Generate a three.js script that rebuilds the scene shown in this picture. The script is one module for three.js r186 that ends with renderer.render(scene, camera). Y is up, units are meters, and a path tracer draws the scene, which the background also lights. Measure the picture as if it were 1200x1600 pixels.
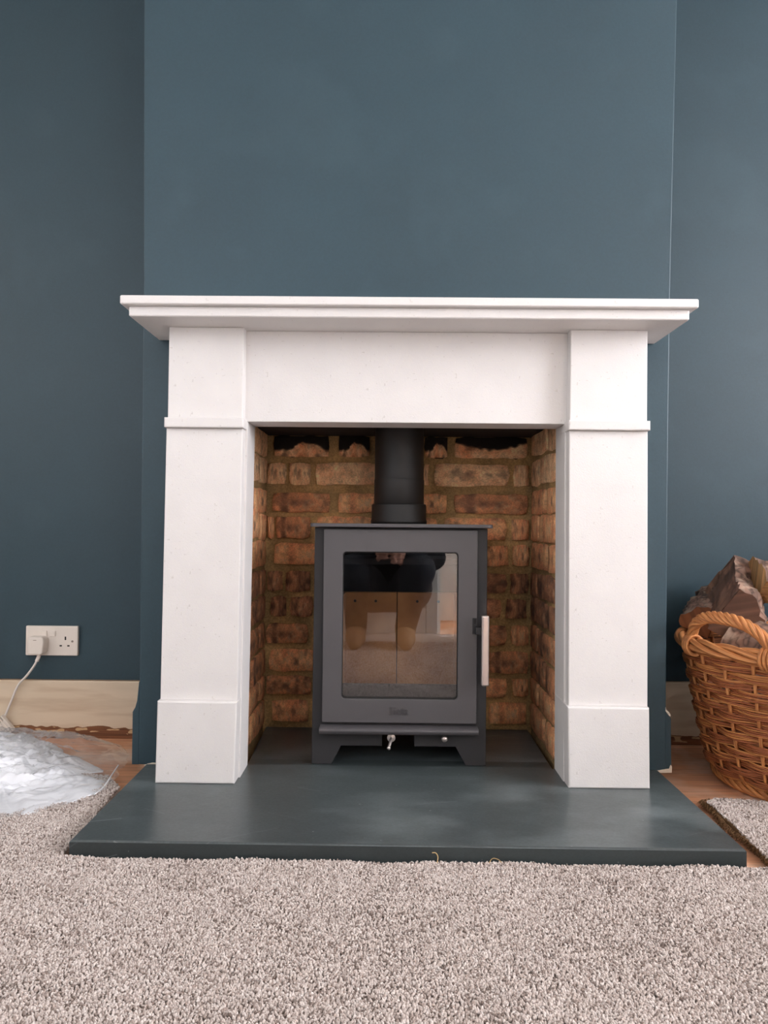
import * as THREE from 'three';
import { RoundedBoxGeometry } from 'three/addons/geometries/RoundedBoxGeometry.js';
import { TextGeometry } from 'three/addons/geometries/TextGeometry.js';
import { FontLoader } from 'three/addons/loaders/FontLoader.js';
import { MarchingCubes } from 'three/addons/objects/MarchingCubes.js';
import { RectAreaLightUniformsLib } from 'three/addons/lights/RectAreaLightUniformsLib.js';
import { mergeGeometries, mergeVertices } from 'three/addons/utils/BufferGeometryUtils.js';

// ---------------------------------------------------------------- camera, sky, light, exposure
const RAD = Math.PI / 180;
const scene = new THREE.Scene();
const camera = new THREE.PerspectiveCamera(2 * Math.atan(800 / 1202) / RAD, 0.75, 0.01, 60);
camera.rotation.order = 'YXZ';
camera.position.set(0, 0.595, 1.827);
camera.rotation.set(1.0 * RAD, 0.45 * RAD, 0.53 * RAD);
scene.add(camera);
scene.background = new THREE.Color(0.80, 0.90, 1.0);      // even overcast sky, seen through the windows
scene.backgroundIntensity = 1.0;
const renderer = new THREE.WebGLRenderer({ antialias: true });
renderer.toneMapping = THREE.LinearToneMapping;
renderer.toneMappingExposure = 0.95;
renderer.shadowMap.enabled = true;
RectAreaLightUniformsLib.init();
const WIN1 = { z0: 0.58, z1: 1.98, y0: 0.85, y1: 2.1 };      // window in the right-hand wall
const WIN2 = { z0: 2.66, z1: 3.3, y0: 0.5, y1: 2.1 };      // window of the hall behind the doorway
function daylight(w, strength, x) {
  const l = new THREE.RectAreaLight(new THREE.Color(0.97, 0.98, 1.05), strength, w.z1 - w.z0, w.y1 - w.y0);
  l.position.set(x, (w.y0 + w.y1) / 2, (w.z0 + w.z1) / 2); l.lookAt(x - 1, (w.y0 + w.y1) / 2, (w.z0 + w.z1) / 2);
  l.name = 'window_daylight'; scene.add(l);
}
const DEEP = 0.6;                                          // thickness of the right-hand wall: deep window reveals
const XR = 2.3, XL = -2.2, ZB = 2.45, CEIL = 2.45;         // room: right wall, left wall, wall behind the camera, ceiling
daylight(WIN1, 19, XR + DEEP - 0.12);
daylight(WIN2, 95, XR + DEEP - 0.12);
const WIN3 = { z0: 0.6, z1: 1.8, y0: 0.85, y1: 2.1 };        // smaller, shaded window in the left-hand wall
{
  const l = new THREE.RectAreaLight(new THREE.Color(1.0, 0.96, 0.93), 2.6, WIN3.z1 - WIN3.z0, WIN3.y1 - WIN3.y0); l.name = 'window_daylight';
  l.position.set(XL - 0.03, (WIN3.y0 + WIN3.y1) / 2, (WIN3.z0 + WIN3.z1) / 2); l.lookAt(0, (WIN3.y0 + WIN3.y1) / 2, (WIN3.z0 + WIN3.z1) / 2); scene.add(l);
}
const WIN4 = { x0: -1.75, x1: -0.55, y0: 0.85, y1: 2.1 };    // shaded window in the wall behind the camera
{
  const l = new THREE.RectAreaLight(new THREE.Color(0.97, 0.98, 1.05), 2.8, WIN4.x1 - WIN4.x0, WIN4.y1 - WIN4.y0); l.name = 'window_daylight';
  l.position.set((WIN4.x0 + WIN4.x1) / 2, (WIN4.y0 + WIN4.y1) / 2, ZB + 0.05); l.lookAt((WIN4.x0 + WIN4.x1) / 2, (WIN4.y0 + WIN4.y1) / 2, 0); scene.add(l);
}

// ---------------------------------------------------------------- helpers
function rng(seed) { let s = seed >>> 0; return () => { s = (s + 0x6d2b79f5) | 0; let t = Math.imul(s ^ (s >>> 15), 1 | s); t = (t + Math.imul(t ^ (t >>> 7), 61 | t)) ^ t; return ((t ^ (t >>> 14)) >>> 0) / 4294967296; }; }
const hash = (x, y, s) => { let h = Math.imul(x, 374761393) ^ Math.imul(y, 668265263) ^ Math.imul(s, 1274126177); h = Math.imul(h ^ (h >>> 13), 1274126177); return ((h ^ (h >>> 16)) >>> 0) / 4294967296; };
function vn(x, y, p, s, q = p) { const ix = Math.floor(x), iy = Math.floor(y), m = (a, k) => ((a % k) + k) % k; let u = x - ix, v = y - iy; u = u * u * (3 - 2 * u); v = v * v * (3 - 2 * v);
  const a = hash(m(ix, p), m(iy, q), s), b = hash(m(ix + 1, p), m(iy, q), s), c = hash(m(ix, p), m(iy + 1, q), s), d = hash(m(ix + 1, p), m(iy + 1, q), s); return a + (b - a) * u + (c - a) * v + (a - b - c + d) * u * v; }
function fb2(u, v, f, g, o, s) { let r = 0, a = 0.5, t = 0; for (let i = 0; i < o; i++) { r += a * vn(u * f, v * g, f, s + i, g); t += a; a *= 0.5; f *= 2; g *= 2; } return r / t; }
function fbm(u, v, f, o, s) { let r = 0, a = 0.5, t = 0; for (let i = 0; i < o; i++) { r += a * vn(u * f, v * f, f, s + i); t += a; a *= 0.5; f *= 2; } return r / t; }
const clamp = (x, a = 0, b = 1) => Math.min(b, Math.max(a, x)), mixc = (a, b, t) => a.map((x, i) => x + (b[i] - x) * t), sm = (x, a, b) => { const t = clamp((x - a) / (b - a)); return t * t * (3 - 2 * t); };
function tex(w, h, fn, srgb = true) {
  const d = new Uint8Array(w * h * 4);
  for (let y = 0; y < h; y++) for (let x = 0; x < w; x++) { const c = fn((x + 0.5) / w, (y + 0.5) / h), i = (y * w + x) * 4; for (let k = 0; k < 3; k++) d[i + k] = clamp(c[k]) * 255; d[i + 3] = 255; }
  const t = new THREE.DataTexture(d, w, h); t.wrapS = t.wrapT = THREE.RepeatWrapping; t.magFilter = THREE.LinearFilter; t.minFilter = THREE.LinearMipmapLinearFilter; t.generateMipmaps = true;
  if (srgb) t.colorSpace = THREE.SRGBColorSpace; t.needsUpdate = true; return t;
}
const grey = (w, h, fn) => tex(w, h, (u, v) => { const g = fn(u, v); return [g, g, g]; }, false);
function rep(t, x, y = x) { const c = t.clone(); c.repeat.set(x, y); c.needsUpdate = true; return c; }
const rgb = (r, g, b) => [r / 255, g / 255, b / 255];
const css = (r, g, b) => new THREE.Color().setRGB(r / 255, g / 255, b / 255, THREE.SRGBColorSpace);
const std = (o) => new THREE.MeshStandardMaterial(o), phy = (o) => new THREE.MeshPhysicalMaterial(o);

function boxUV(g, k = 1) {                                  // uv in metres by the way each face points
  if (g.index) g = g.toNonIndexed();
  const p = g.attributes.position, uv = new Float32Array(p.count * 2), a = new THREE.Vector3(), b = new THREE.Vector3(), c = new THREE.Vector3();
  for (let i = 0; i < p.count; i += 3) {
    a.fromBufferAttribute(p, i); b.fromBufferAttribute(p, i + 1); c.fromBufferAttribute(p, i + 2);
    const n = b.clone().sub(a).cross(c.clone().sub(a)), ax = Math.abs(n.x), ay = Math.abs(n.y), az = Math.abs(n.z);
    [a, b, c].forEach((q, j) => { const [s, t] = az >= ax && az >= ay ? [q.x, q.y] : ay >= ax ? [q.x, q.z] : [q.z, q.y]; uv[(i + j) * 2] = s * k; uv[(i + j) * 2 + 1] = t * k; });
  }
  g.setAttribute('uv', new THREE.BufferAttribute(uv, 2)); return g;
}
function bx(x0, x1, y0, y1, z0, z1, r = 0.002, seg = 1) { const g = new RoundedBoxGeometry(x1 - x0, y1 - y0, z1 - z0, seg, Math.min(r, (x1 - x0) / 2.1, (y1 - y0) / 2.1, (z1 - z0) / 2.1)); g.translate((x0 + x1) / 2, (y0 + y1) / 2, (z0 + z1) / 2); return boxUV(g); }
function shapeOf(pts) { const s = new THREE.Shape(); pts.forEach(([x, y], i) => i ? s.lineTo(x, y) : s.moveTo(x, y)); s.closePath(); return s; }
function rrect(x0, x1, y0, y1, r, P = THREE.Shape) { const s = new P(); s.moveTo(x0 + r, y0); s.lineTo(x1 - r, y0); s.absarc(x1 - r, y0 + r, r, -Math.PI / 2, 0); s.lineTo(x1, y1 - r); s.absarc(x1 - r, y1 - r, r, 0, Math.PI / 2); s.lineTo(x0 + r, y1); s.absarc(x0 + r, y1 - r, r, Math.PI / 2, Math.PI); s.lineTo(x0, y0 + r); s.absarc(x0 + r, y0 + r, r, Math.PI, Math.PI * 1.5); return s; }
function prism(shape, z0, z1, b = 0.0015, seg = 1, curve = 6) {   // outline in x,y drawn along z with bevelled edges, true to the outline
  const g = new THREE.ExtrudeGeometry(shape, { depth: z1 - z0 - 2 * b, bevelEnabled: b > 0, bevelThickness: b, bevelSize: b, bevelOffset: -b, bevelSegments: seg, curveSegments: curve });
  g.translate(0, 0, z0 + b); return boxUV(g);
}
function slab(shape, y0, y1, b = 0.0015) { const g = prism(shape, 0, y1 - y0, b); g.rotateX(-Math.PI / 2); g.translate(0, y0, 0); return boxUV(g); }   // outline in x,-z
const planShape = (pts) => shapeOf(pts.map(([x, z]) => [x, -z]));
function tube(pts, r, seg = 24, rad = 8, closed = false) { return new THREE.TubeGeometry(new THREE.CatmullRomCurve3(pts.map((p) => new THREE.Vector3(...p)), closed), seg, r, rad, closed); }
function cyl(r0, r1, h, x, y, z, seg = 32) { const g = new THREE.CylinderGeometry(r1, r0, h, seg); g.translate(x, y + h / 2, z); return g; }
function lathe(pts, x, z, seg = 40) { const g = new THREE.LatheGeometry(pts.map(([r, y]) => new THREE.Vector2(r, y)), seg); g.translate(x, 0, z); return g; }
const merge = (list) => mergeGeometries(list.map((g) => { const n = g.index ? g.toNonIndexed() : g; for (const k of Object.keys(n.attributes)) if (!['position', 'normal', 'uv'].includes(k)) n.deleteAttribute(k); return n; }));

const used = {};
function numbered(n) { const k = used[n] = (used[n] ?? -1) + 1; return k ? n + '_' + String(k).padStart(3, '0') : n; }
function mesh(name, g, m) { const o = new THREE.Mesh(g, m); o.name = name; o.castShadow = o.receiveShadow = true; return o; }
function tag(o, label, category, group) { o.userData = { label, category }; if (group) o.userData.group = group; return o; }
function thing(name, label, category, pos = [0, 0, 0], group) { const o = new THREE.Group(); o.name = numbered(name); o.position.set(...pos); scene.add(o); return tag(o, label, category, group); }
function part(parent, name, g, m, label) {                    // geometry given in world metres; the parent stands unturned
  const at = new THREE.Vector3(); for (let p = parent; p && p !== scene; p = p.parent) at.add(p.position);
  g.translate(-at.x, -at.y, -at.z); const o = mesh(name, g, m); parent.add(o); if (label) o.userData.label = label; return o;
}
function struct(name, g, m) { const o = mesh(name, g, m); o.userData.kind = 'structure'; scene.add(o); return o; }

// ---------------------------------------------------------------- materials
const T = {};
T.mott = grey(512, 512, (u, v) => 0.5 + 0.9 * (fbm(u, v, 6, 5, 3) - 0.5));
T.fine = grey(512, 512, (u, v) => vn(u * 128, v * 128, 128, 5) * 0.5 + vn(u * 256, v * 256, 256, 6) * 0.5);
T.wall = tex(1024, 1024, (u, v) => { const n = fbm(u, v, 5, 5, 11) - 0.5, f = vn(u * 300, v * 300, 300, 12) - 0.5, c = clamp((fbm(u, v, 9, 6, 17) - 0.60) * 5); const k = 1 + 0.10 * n + 0.05 * f; return mixc(rgb(43 * k, 66 * k, 76 * k), rgb(60, 83, 93), c * 0.25); });
T.roller = grey(512, 512, (u, v) => 0.6 * fbm(u, v, 48, 3, 31) + 0.4 * vn(u * 200, v * 90, 200, 33, 90));
T.stone = tex(1024, 1024, (u, v) => { const n = fbm(u, v, 8, 5, 21) - 0.5, f = vn(u * 256, v * 256, 256, 23); let c = [0.882 + 0.03 * n, 0.866 + 0.03 * n, 0.856 + 0.028 * n]; const s = vn(u * 90, v * 90, 90, 25); if (s > 0.93) c = mixc(c, [0.70, 0.67, 0.64], (s - 0.93) * 7); if (f > 0.9) c = mixc(c, [0.97, 0.96, 0.95], (f - 0.9) * 4); return c; });
const M = {};
M.wall = std({ map: rep(T.wall, 0.9), roughness: 0.5, bumpMap: rep(T.roller, 3), bumpScale: 0.00012 });
M.white = std({ color: css(226, 222, 217), roughness: 0.7, bumpMap: rep(T.roller, 2), bumpScale: 0.0005 });
M.gloss = std({ color: css(238, 236, 230), roughness: 0.35 });
M.stone = std({ map: rep(T.stone, 2.4), roughness: 0.5, bumpMap: rep(T.fine, 4), bumpScale: 0.00015 });
// slate with chalky scuffs, scratches and grit
T.slate = (() => {
  const W = 1536, H = 1024, c = document.createElement('canvas'); c.width = W; c.height = H; const x = c.getContext('2d'), r = rng(77);
  const img = x.createImageData(W, H);
  for (let j = 0; j < H; j++) for (let i = 0; i < W; i++) { const u = i / W, v = j / H, n = fbm(u, v, 5, 6, 41) - 0.5, cl = clamp((fbm(u, v, 7, 6, 47) - 0.53) * 3.2), f = vn(u * 400, v * 300, 400, 49, 300) - 0.5; const k = 1 + 0.25 * n + 0.1 * f; const cs = clamp((fb2(u, v, 5, 9, 6, 147) - 0.5) * 3), q = mixc([56 * k, 63 * k, 64 * k], [138, 147, 149], v > 0.95 ? 0 : 0.2 + 0.08 * f + 0.34 * cl + 0.26 * cs); const o = (j * W + i) * 4; img.data[o] = q[0]; img.data[o + 1] = q[1]; img.data[o + 2] = q[2]; img.data[o + 3] = 255; }
  x.putImageData(img, 0, 0);
  x.lineCap = 'round';
  for (let i = 0; i < 60; i++) { x.strokeStyle = 'rgba(185,190,188,' + (0.10 + 0.22 * r()) + ')'; x.lineWidth = 0.8 + 1.8 * r(); const a = r() * W, b = r() * H, l = 30 + 120 * r(), t = (r() - 0.5) * 1.2; x.beginPath(); x.moveTo(a, b); x.quadraticCurveTo(a + l * 0.5, b + l * 0.5 * t + 12 * (r() - 0.5), a + l, b + l * t); x.stroke(); }
  x.strokeStyle = 'rgba(205,210,208,0.75)'; x.lineWidth = 2.4; const s = (pts) => { x.beginPath(); pts.forEach(([a, b], i) => i ? x.lineTo(a * W, b * H) : x.moveTo(a * W, b * H)); x.stroke(); };
  s([[0.33, 0.30], [0.36, 0.265], [0.45, 0.23], [0.47, 0.225]]); x.strokeStyle = 'rgba(190,196,194,0.55)'; s([[0.17, 0.24], [0.22, 0.27], [0.29, 0.30]]); s([[0.5, 0.5], [0.56, 0.53], [0.6, 0.55]]);
  for (let i = 0; i < 70; i++) { x.fillStyle = 'rgba(215,210,200,' + (0.25 + 0.5 * r()) + ')'; x.beginPath(); x.arc(r() * W, r() * H, 0.6 + 1.3 * r(), 0, 7); x.fill(); }
  const t = new THREE.CanvasTexture(c); t.colorSpace = THREE.SRGBColorSpace; t.wrapS = t.wrapT = THREE.RepeatWrapping; return t;
})();
M.slate = std({ map: rep(T.slate, 0.8, 1.2), roughness: 0.31, bumpMap: rep(T.mott, 5), bumpScale: 0.0005 });
M.iron = std({ color: css(80, 77, 79), roughness: 0.55, metalness: 0.0, bumpMap: rep(T.fine, 5), bumpScale: 0.0001 });
M.ironDark = std({ color: css(42, 41, 43), roughness: 0.6, bumpMap: rep(T.fine, 6), bumpScale: 0.00012 });
M.black = std({ color: css(22, 20, 20), roughness: 0.9 });
M.pipe = std({ color: css(29, 28, 28), roughness: 0.5, bumpMap: rep(T.fine, 8), bumpScale: 0.0001 });
M.steel = std({ color: css(205, 195, 190), roughness: 0.32, metalness: 0.85 });
M.log_guard = std({ color: css(30, 28, 29), roughness: 0.7 });
M.verm = std({ map: tex(256, 256, (u, v) => { const n = fbm(u, v, 16, 4, 91) - 0.5; return rgb(150 + 50 * n, 106 + 50 * n, 66 + 40 * n); }), roughness: 0.95 });
M.plasticW = std({ color: css(238, 227, 216), roughness: 0.35 });
M.dark = std({ color: css(30, 28, 26), roughness: 0.8 });

// ---------------------------------------------------------------- the room
T.floor = tex(1024, 1024, (u, v) => { const g = fbm(u, v, 4, 5, 51) - 0.5, s = vn(u * 12, v * 180, 12, 53, 180) - 0.5, d = clamp((fbm(u, v, 7, 6, 57) - 0.42) * 3.2); const k = 1 + 0.3 * g + 0.16 * s; return mixc(rgb(210 * k, 150 * k, 112 * k), rgb(236, 212, 194), d * 0.8); });
M.floor = std({ map: rep(T.floor, 1.1), roughness: 0.75, bumpMap: rep(T.mott, 4), bumpScale: 0.001 });
struct('floor', bx(XL - 0.2, XR + DEEP, -0.08, 0, -0.6, 3.45, 0.001), M.floor);
struct('ceiling', bx(XL - 0.18, XR + DEEP, CEIL, CEIL + 0.1, -0.45, 3.45, 0.001), M.white);
const ZA = -0.32, BZ = 0.04;                                 // alcove walls, face of the chimney breast
struct('wall_left_alcove', bx(XL - 0.1, -0.45, 0, CEIL, ZA - 0.1, ZA, 0.001), M.wall);
struct('wall_right_alcove', bx(0.5, XR + 0.1, 0, CEIL, ZA - 0.1, ZA, 0.001), M.wall);
const rectHole = (x0, x1, y0, y1) => { const p = new THREE.Path(); p.moveTo(x0, y0); p.lineTo(x0, y1); p.lineTo(x1, y1); p.lineTo(x1, y0); p.closePath(); return p; };
{ // right-hand wall with two windows: outline in z,y
  const s = shapeOf([[ZA, 0], [3.4, 0], [3.4, CEIL], [ZA, CEIL]]);
  for (const w of [WIN1, WIN2]) s.holes.push(rectHole(w.z0, w.z1, w.y0, w.y1));
  const g = prism(s, 0, DEEP, 0); g.rotateY(-Math.PI / 2); g.translate(XR + DEEP, 0, 0); struct('wall_right', boxUV(g), M.white);
  const sl = shapeOf([[ZA, 0], [ZB, 0], [ZB, CEIL], [ZA, CEIL]]); sl.holes.push(rectHole(WIN3.z0, WIN3.z1, WIN3.y0, WIN3.y1));
  const gl = prism(sl, 0, 0.16, 0); gl.rotateY(-Math.PI / 2); gl.translate(XL, 0, 0); struct('wall_left', boxUV(gl), M.white);
  [WIN1, WIN2, WIN3].forEach((w, i) => {
    const f = new THREE.Group(); f.name = 'window_' + (i + 1); f.userData.kind = 'structure'; const L = i === 2; f.position.set(L ? XL - 0.12 : XR + DEEP - 0.06, w.y0, (w.z0 + w.z1) / 2); scene.add(f);
    const x0 = L ? XL - 0.14 : XR + DEEP - 0.09, x1 = L ? XL - 0.09 : XR + DEEP - 0.04, ym = (w.y0 + w.y1) / 2, zm = (w.z0 + w.z1) / 2, t = 0.05;
    part(f, 'window_frame', merge([bx(x0, x1, w.y0, w.y0 + t, w.z0, w.z1), bx(x0, x1, w.y1 - t, w.y1, w.z0, w.z1), bx(x0, x1, w.y0 + t, w.y1 - t, w.z0, w.z0 + t), bx(x0, x1, w.y0 + t, w.y1 - t, w.z1 - t, w.z1), bx(x0, x1, ym - 0.025, ym + 0.025, w.z0 + t, w.z1 - t), bx(x0, x1, w.y0 + t, w.y1 - t, zm - 0.02, zm + 0.02)]), M.gloss);
    const pane = phy({ color: 0xffffff, roughness: 0.02, transmission: 1, thickness: 0, ior: 1.5 });
    for (const [a, b] of [[w.y0 + t, ym - 0.025], [ym + 0.025, w.y1 - t]]) for (const [c, d] of [[w.z0 + t, zm - 0.02], [zm + 0.02, w.z1 - t]]) part(f, 'pane', bx((x0 + x1) / 2 - 0.002, (x0 + x1) / 2 + 0.002, a, b, c, d, 0.0005), pane);
    part(f, 'window_sill', bx(L ? XL - 0.09 : XR - 0.04, L ? XL + 0.04 : XR + DEEP - 0.1, w.y0, w.y0 + 0.025, w.z0 + 0.001, w.z1 - 0.001, 0.006), M.gloss);
  });
}
const DX0 = 0.265, DX1 = 1.07, DH = 2.03;                     // doorway behind the camera
{
  const s = shapeOf([[XL - 0.1, 0], [DX0, 0], [DX0, DH], [DX1, DH], [DX1, 0], [XR, 0], [XR, CEIL], [XL - 0.1, CEIL]]); s.holes.push(rectHole(WIN4.x0, WIN4.x1, WIN4.y0, WIN4.y1));
  struct('wall_behind_camera', prism(s, ZB, ZB + 0.12, 0), M.white);
  const w = WIN4, f = new THREE.Group(); f.name = 'window_4'; f.userData.kind = 'structure'; f.position.set((w.x0 + w.x1) / 2, w.y0, ZB + 0.09); scene.add(f);
  const z0 = ZB + 0.07, z1 = ZB + 0.115, xm = (w.x0 + w.x1) / 2, t = 0.05;
  part(f, 'window_frame', merge([bx(w.x0, w.x1, w.y0, w.y0 + t, z0, z1), bx(w.x0, w.x1, w.y1 - t, w.y1, z0, z1), bx(w.x0, w.x0 + t, w.y0 + t, w.y1 - t, z0, z1), bx(w.x1 - t, w.x1, w.y0 + t, w.y1 - t, z0, z1), bx(xm - 0.025, xm + 0.025, w.y0 + t, w.y1 - t, z0, z1)]), M.gloss);
  const pane = phy({ color: 0xffffff, roughness: 0.02, transmission: 1, thickness: 0, ior: 1.5 });
  for (const [a, b] of [[w.x0 + t, xm - 0.025], [xm + 0.025, w.x1 - t]]) part(f, 'pane', bx(a, b, w.y0 + t, w.y1 - t, z0 + 0.02, z0 + 0.024, 0.0005), pane);
  part(f, 'window_sill', bx(w.x0 - 0.05, w.x1 + 0.05, w.y0 - 0.03, w.y0, ZB - 0.05, ZB, 0.006), M.gloss);
}
struct('wall_hall_back', bx(-0.6, XR, 0, CEIL, 3.35, 3.45, 0.001), M.white);
struct('wall_hall_left', bx(-0.6, -0.5, 0, CEIL, ZB + 0.12, 3.35, 0.001), M.white);
struct('trim_1', merge([bx(DX0 - 0.065, DX0, 0, DH + 0.085, ZB - 0.02, ZB, 0.004), bx(DX1, DX1 + 0.085, 0, DH + 0.085, ZB - 0.02, ZB, 0.004), bx(DX0, DX1, DH, DH + 0.085, ZB - 0.02, ZB, 0.004), bx(DX0 - 0.01, DX0 + 0.015, 0, DH, ZB, ZB + 0.12, 0.002)]), M.gloss);
struct('baseboard_behind_camera', merge([bx(XL, DX0 - 0.065, 0, 0.15, ZB - 0.018, ZB, 0.004), bx(DX1 + 0.085, XR, 0, 0.15, ZB - 0.018, ZB, 0.004)]), M.gloss);
{ // open panelled door standing back in the hall, seen only mirrored in the stove glass
  const d = new THREE.Group(); d.name = 'door_1'; d.userData.kind = 'structure'; d.position.set(0.75, 0.012, 3.02); scene.add(d);
  const z0 = 3.0, z1 = 3.04; part(d, 'door_leaf', bx(0.30, 1.08, 0.012, 2.0, z0 + 0.010, z1, 0.002), M.gloss);
  for (const [a, b] of [[0.30, 0.385], [0.65, 0.73], [0.99, 1.08]]) part(d, 'door_stile', bx(a, b, 0.012, 2.0, z0, z0 + 0.012, 0.002), M.gloss);
  for (const [a, b] of [[0.012, 0.31], [0.78, 0.92], [1.88, 2.0]]) part(d, 'door_rail', bx(0.385, 0.99, a, b, z0, z0 + 0.011, 0.002), M.gloss);
  part(d, 'door_handle', merge([cyl(0.011, 0.011, 0.12, 0.34, 1.0, z0 - 0.04, 12), bx(0.335, 0.345, 1.05, 1.06, z0 - 0.04, z0)]), M.steel);
}
// chimney breast: a slightly tapering old wall with the fireplace opening cut through
{
  const s = shapeOf([[-0.36, 0.036], [-0.36, 0.85], [0.41, 0.85], [0.41, 0.036], [0.642, 0.034], [0.641, 0.19], [0.644, 0.78], [0.648, 1.15], [0.662, 1.83], [0.676, CEIL], [-0.598, CEIL], [-0.591, 1.83], [-0.582, 1.145], [-0.578, 0.235], [-0.578, 0.036]]);
  struct('wall_chimney_breast', prism(s, ZA, BZ, 0.003, 2), M.wall);
}
{
  const b = scene.getObjectByName('wall_chimney_breast'), crumb = std({ color: css(222, 208, 190), roughness: 0.95, bumpMap: T.mott, bumpScale: 0.002 });
  b.add(mesh('bare_plaster', prism(shapeOf([[0.588, 0.034], [0.6, 0.037], [0.618, 0.036], [0.634, 0.039], [0.648, 0.041], [0.651, 0.05], [0.6545, 0.047], [0.654, 0.032], [0.62, 0.031], [0.6, 0.032]]), BZ - 0.01, BZ + 0.0012, 0.0004), crumb));
  b.add(mesh('bare_plaster', prism(shapeOf([[-0.565, 0.034], [-0.556, 0.0385], [-0.545, 0.041], [-0.52, 0.0405], [-0.5, 0.0425], [-0.5, 0.036], [-0.54, 0.035]]), BZ - 0.01, BZ + 0.0012, 0.0004), crumb));
  b.add(mesh('bare_plaster', prism(shapeOf([[0.6395, 0.182], [0.6415, 0.176], [0.646, 0.172], [0.6505, 0.166], [0.6515, 0.160], [0.6475, 0.162], [0.643, 0.168], [0.6395, 0.173]]), BZ - 0.01, BZ + 0.0012, 0.0004), crumb));
}
// painted skirting returns along the sides of the breast, their cut ends flush with its face
struct('baseboard_left_return', prism(shapeOf([[-0.577, 0.036], [-0.577, 0.228], [-0.579, 0.226], [-0.583, 0.183], [-0.587, 0.168], [-0.593, 0.157], [-0.593, 0.036]]), ZA + 0.0, BZ - 0.0005, 0.001), M.wall);
struct('baseboard_right_return', prism(shapeOf([[0.640, 0.036], [0.654, 0.036], [0.653, 0.1], [0.6525, 0.155], [0.648, 0.168], [0.643, 0.175], [0.640, 0.18]]), ZA, BZ - 0.0005, 0.001), M.wall);
// alcove skirting boards: cream paint, a ragged lower paint edge over bare wood
function skirtTex(seed, base, line) {
  return tex(1024, 256, (u, v) => { const n = fbm(u, v, 8, 4, seed) - 0.5, st = clamp((fbm(u, v, 6, 5, seed + 9) - 0.5) * 3); let c = mixc(rgb(...base).map((q) => q + 0.05 * n), rgb(168, 132, 98), 0.4 * st);
    const edge = line + 0.05 * (vn(u * 24, 0, 24, seed + 3) - 0.5) + 0.035 * (vn(u * 90, 0, 90, seed + 4) - 0.5), w = vn(u * 16, v * 60, 16, seed + 6, 60) - 0.5;
    if (v < edge) { c = rgb(126 + 50 * w, 80 + 36 * w, 50 + 26 * w); const ch = vn(u * 60, v * 26, 60, seed + 7, 26); if (v > edge - 0.09 && ch > 0.6) c = rgb(205, 170, 128); }
    else if (v < edge + 0.012) c = rgb(128, 88, 56); return c; });
}
{
  const put = (name, x0, x1, h, t) => {
    const geo = bx(x0, x1, 0, h, ZA, ZA + 0.02, 0.003, 2), P = geo.attributes.position, U = geo.attributes.uv; for (let i = 0; i < P.count; i++) U.setXY(i, (P.getX(i) - x0) / 1.3, P.getY(i) / h); struct(name, geo, std({ map: t, roughness: 0.55 })); };
  put('baseboard_left', XL, -0.578, 0.158, skirtTex(101, [224, 204, 178], 0.185));
  put('baseboard_right', 0.642, XR, 0.171, skirtTex(131, [216, 196, 168], 0.13));
}
// ---------------------------------------------------------------- brick recess
M.mortar = std({ map: rep(tex(512, 512, (u, v) => { const n = fbm(u, v, 10, 5, 61) - 0.5, f = vn(u * 160, v * 160, 160, 63) - 0.5; const k = 1 + 0.5 * n + 0.25 * f; return rgb(170 * k, 138 * k, 92 * k); }), 2), roughness: 0.95, bumpMap: rep(T.mott, 9), bumpScale: 0.004 });
function brickTex(seed, a, b, soot, top) {
  return tex(192, 80, (u, v) => { const n = fb2(u, v, 12, 4, 4, seed) - 0.5, g = vn(u * 84, v * 30, 84, seed + 5, 30) - 0.5, t = clamp(0.5 + 2.2 * (fb2(u, v, 6, 2, 3, seed + 2) - 0.5)); let c = mixc(a, b, t).map((q) => q * (1 + 0.4 * n + 0.25 * g));
    const m = clamp((fb2(u, v, 14, 5, 5, seed + 7) - 0.58) * 5); c = mixc(c, rgb(206, 172, 134), m * 0.55);
    const s = clamp((fb2(u, v, 5, 2, 6, seed + 12) - 1 + soot + 0.06) * 4); c = mixc(c, rgb(78, 58, 48), s * 0.65);
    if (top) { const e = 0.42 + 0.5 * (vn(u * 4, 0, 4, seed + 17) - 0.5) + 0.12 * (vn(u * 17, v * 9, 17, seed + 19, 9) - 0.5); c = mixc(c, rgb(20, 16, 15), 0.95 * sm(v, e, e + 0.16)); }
    return c; });
}
const O1 = rgb(240, 182, 130), O2 = rgb(224, 152, 108), P1 = rgb(248, 206, 160), P2 = rgb(232, 176, 132), B1 = rgb(196, 138, 98), B2 = rgb(168, 114, 84);
const brickMat = (seed, a, b, soot, top) => std({ map: brickTex(seed, a, b, soot, top), roughness: 0.92, bumpMap: T.mott, bumpScale: 0.0025 });
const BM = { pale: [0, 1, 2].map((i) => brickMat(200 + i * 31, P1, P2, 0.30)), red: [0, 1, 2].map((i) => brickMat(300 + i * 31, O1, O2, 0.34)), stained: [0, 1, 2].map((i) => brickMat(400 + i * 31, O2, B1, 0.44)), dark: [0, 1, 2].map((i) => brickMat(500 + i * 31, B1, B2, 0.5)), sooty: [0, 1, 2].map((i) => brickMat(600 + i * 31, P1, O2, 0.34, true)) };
const br = rng(4242);
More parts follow.
